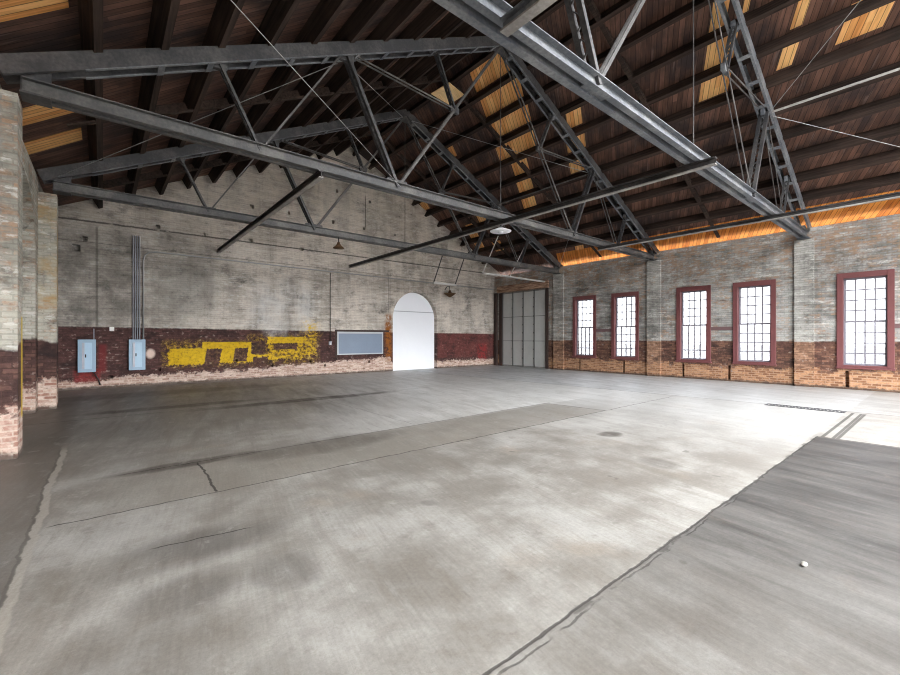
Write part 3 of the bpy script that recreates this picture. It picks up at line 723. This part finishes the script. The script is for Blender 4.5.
MB().tube([(14.1, YB, 4.2), (14.1, YB-.2, 4.36), (14.1, YB-.38, 4.34), (14.1, YB-.42, 4.12)], .022).build('bracket', M['black'], L)

# ------------------------------------------------------------------ back wall fittings
def epanel(x0, x1, z0, z1, label):
    E_ = root('electrical_panel', ((x0+x1)/2, YB, z0), label, 'electrical panel', 'blue-grey electrical panels')
    MB().box(x0, x1, YB-.16, YB, z0, z1).build('enclosure', M['panel_blue'], E_, bevel=.008)
    dr = MB().box(x0+.1, x1-.1, YB-.185, YB-.16, z0+.1, z1-.1).build('door', M['panel_door'], E_, bevel=.004)
    MB().box(x0+.1, x0+.16, YB-.19, YB-.185, z0+.1, z1-.1).build('hinge_strip', M['conduit'], dr)
    MB().box(x0+.17, x0+.2, YB-.205, YB-.185, (z0+z1)/2-.05, (z0+z1)/2+.05).build('latch', M['black'], dr)
epanel(-.59, -.16, .54, 1.56, 'blue-grey electrical panel above a red painted patch, without tall pipes')
epanel(.66, 1.1, .55, 1.56, 'blue-grey electrical panel with tall pipes rising from its top')
for k in range(4):
    xx = .775+.058*k; pos = ['farthest from the graffiti', 'second from the red-patch panel side', 'third from the red-patch panel side', 'closest to the graffiti'][k]
    tag(MB().tube([(xx, YB-.06, 1.56), (xx, YB-.06, 4.9), (xx, YB-.03, 4.98), (xx, YB-.002, 5.0)], .018).build('conduit', M['conduit'], smooth=True),
        'tall grey conduit, %s, of four in a row' % pos, 'conduit', 'grey conduits above the panel')
tag(MB().tube([(1.05, YB-.06, 1.56), (1.05, YB-.06, 4.2), (1.09, YB-.06, 4.38), (1.22, YB-.06, 4.5), (1.4, YB-.06, 4.53), (9, YB-.06, 4.5), (17.7, YB-.06, 4.46)], .022).build('conduit', M['conduit_grey'], smooth=True),
    'pale conduit that bends over and runs along the whole back wall', 'conduit')
tag(MB().tube([(-.21, YB-.03, 1.56), (-.21, YB-.03, 1.9)], .012).build('conduit', M['conduit'], smooth=True), 'short thin conduit stub above the electrical panel with the red patch', 'conduit')
tag(MB().tube([(-.22, YB-.1, .54), (-.1, YB-.1, .3), (-.06, YB-.08, .12)], .018).build('cable', M['black'], smooth=True), 'dark cable hanging below the electrical panel with the red patch', 'cable')
tag(MB().tube([(7.63, YB-.03, 1.46), (7.63, YB-.03, 4.46)], .016).build('conduit', M['black'], smooth=True), 'thin dark conduit dropping down to the small switch box by the slate board', 'conduit')
sw = root('switch_box', (7.63, YB, 1.38), 'small grey switch box on the wall between graffiti and slate board', 'switch box')
MB().box(7.57, 7.69, YB-.06, YB, 1.3, 1.46).build('box_body', M['conduit'], sw, bevel=.004)
MB().box(7.61, 7.65, YB-.075, YB-.06, 1.32, 1.37).build('toggle', M['chip'], sw)
tag(MB().box(.17, .29, YB-.05, YB, 1.83, 1.96).build('junction_box', M['chip'], bevel=.008), 'small white junction box on the wall between the two electrical panels', 'junction box')
bd = root('wall_board', (9.1, YB, .87), 'blue-grey slate board with pale trim on the wall before the white arched door', 'board')
MB().box(7.98, 10.24, YB-.035, YB-.005, .89, 1.86).build('slate', M['board'], bd)
f = MB().box(7.95, 8.01, YB-.05, YB, .86, 1.89).box(10.21, 10.27, YB-.05, YB, .86, 1.89).box(8.01, 10.21, YB-.05, YB, 1.81, 1.89).box(8.01, 10.21, YB-.07, YB, .86, .91)
f.build('frame', M['alu'], bd)
MB().box(7.86, 7.95, YB-.04, YB, .8, 1.98).box(7.95, 10.6, YB-.04, YB, 1.89, 1.98).build('backing_batten', M['post'], bd)

# ------------------------------------------------------------------ floor things
gr = root('floor_grate', (12.3, 2.1, 0), 'dark slotted iron grate in the pale floor strip near the windows', 'floor grate')
b = MB().box(12.16, 12.19, 1.45, 2.85, .0, .012).box(12.43, 12.46, 1.45, 2.85, .0, .012).box(12.19, 12.43, 1.45, 1.48, 0, .012).box(12.19, 12.43, 2.82, 2.85, 0, .012); b.build('rim', M['iron'], gr)
b = MB()
for k in range(21): yy = 1.5+k*.062; b.box(12.19, 12.43, yy, yy+.03, .001, .01)
b.build('bars', M['iron'], gr)
b = MB(); r = bmesh.ops.create_icosphere(b.b, subdivisions=2, radius=.024)
for v in b.b.verts: v.co = Vector((v.co.x*1.3, v.co.y*.8, max(v.co.z*.6, -.012)))*random.uniform(.85, 1.15)+Vector((3.79, .66, .012))
tag(b.build('stone_chip', M['pebble']), 'small pale stone chip lying alone on the dark slab', 'stone chip')
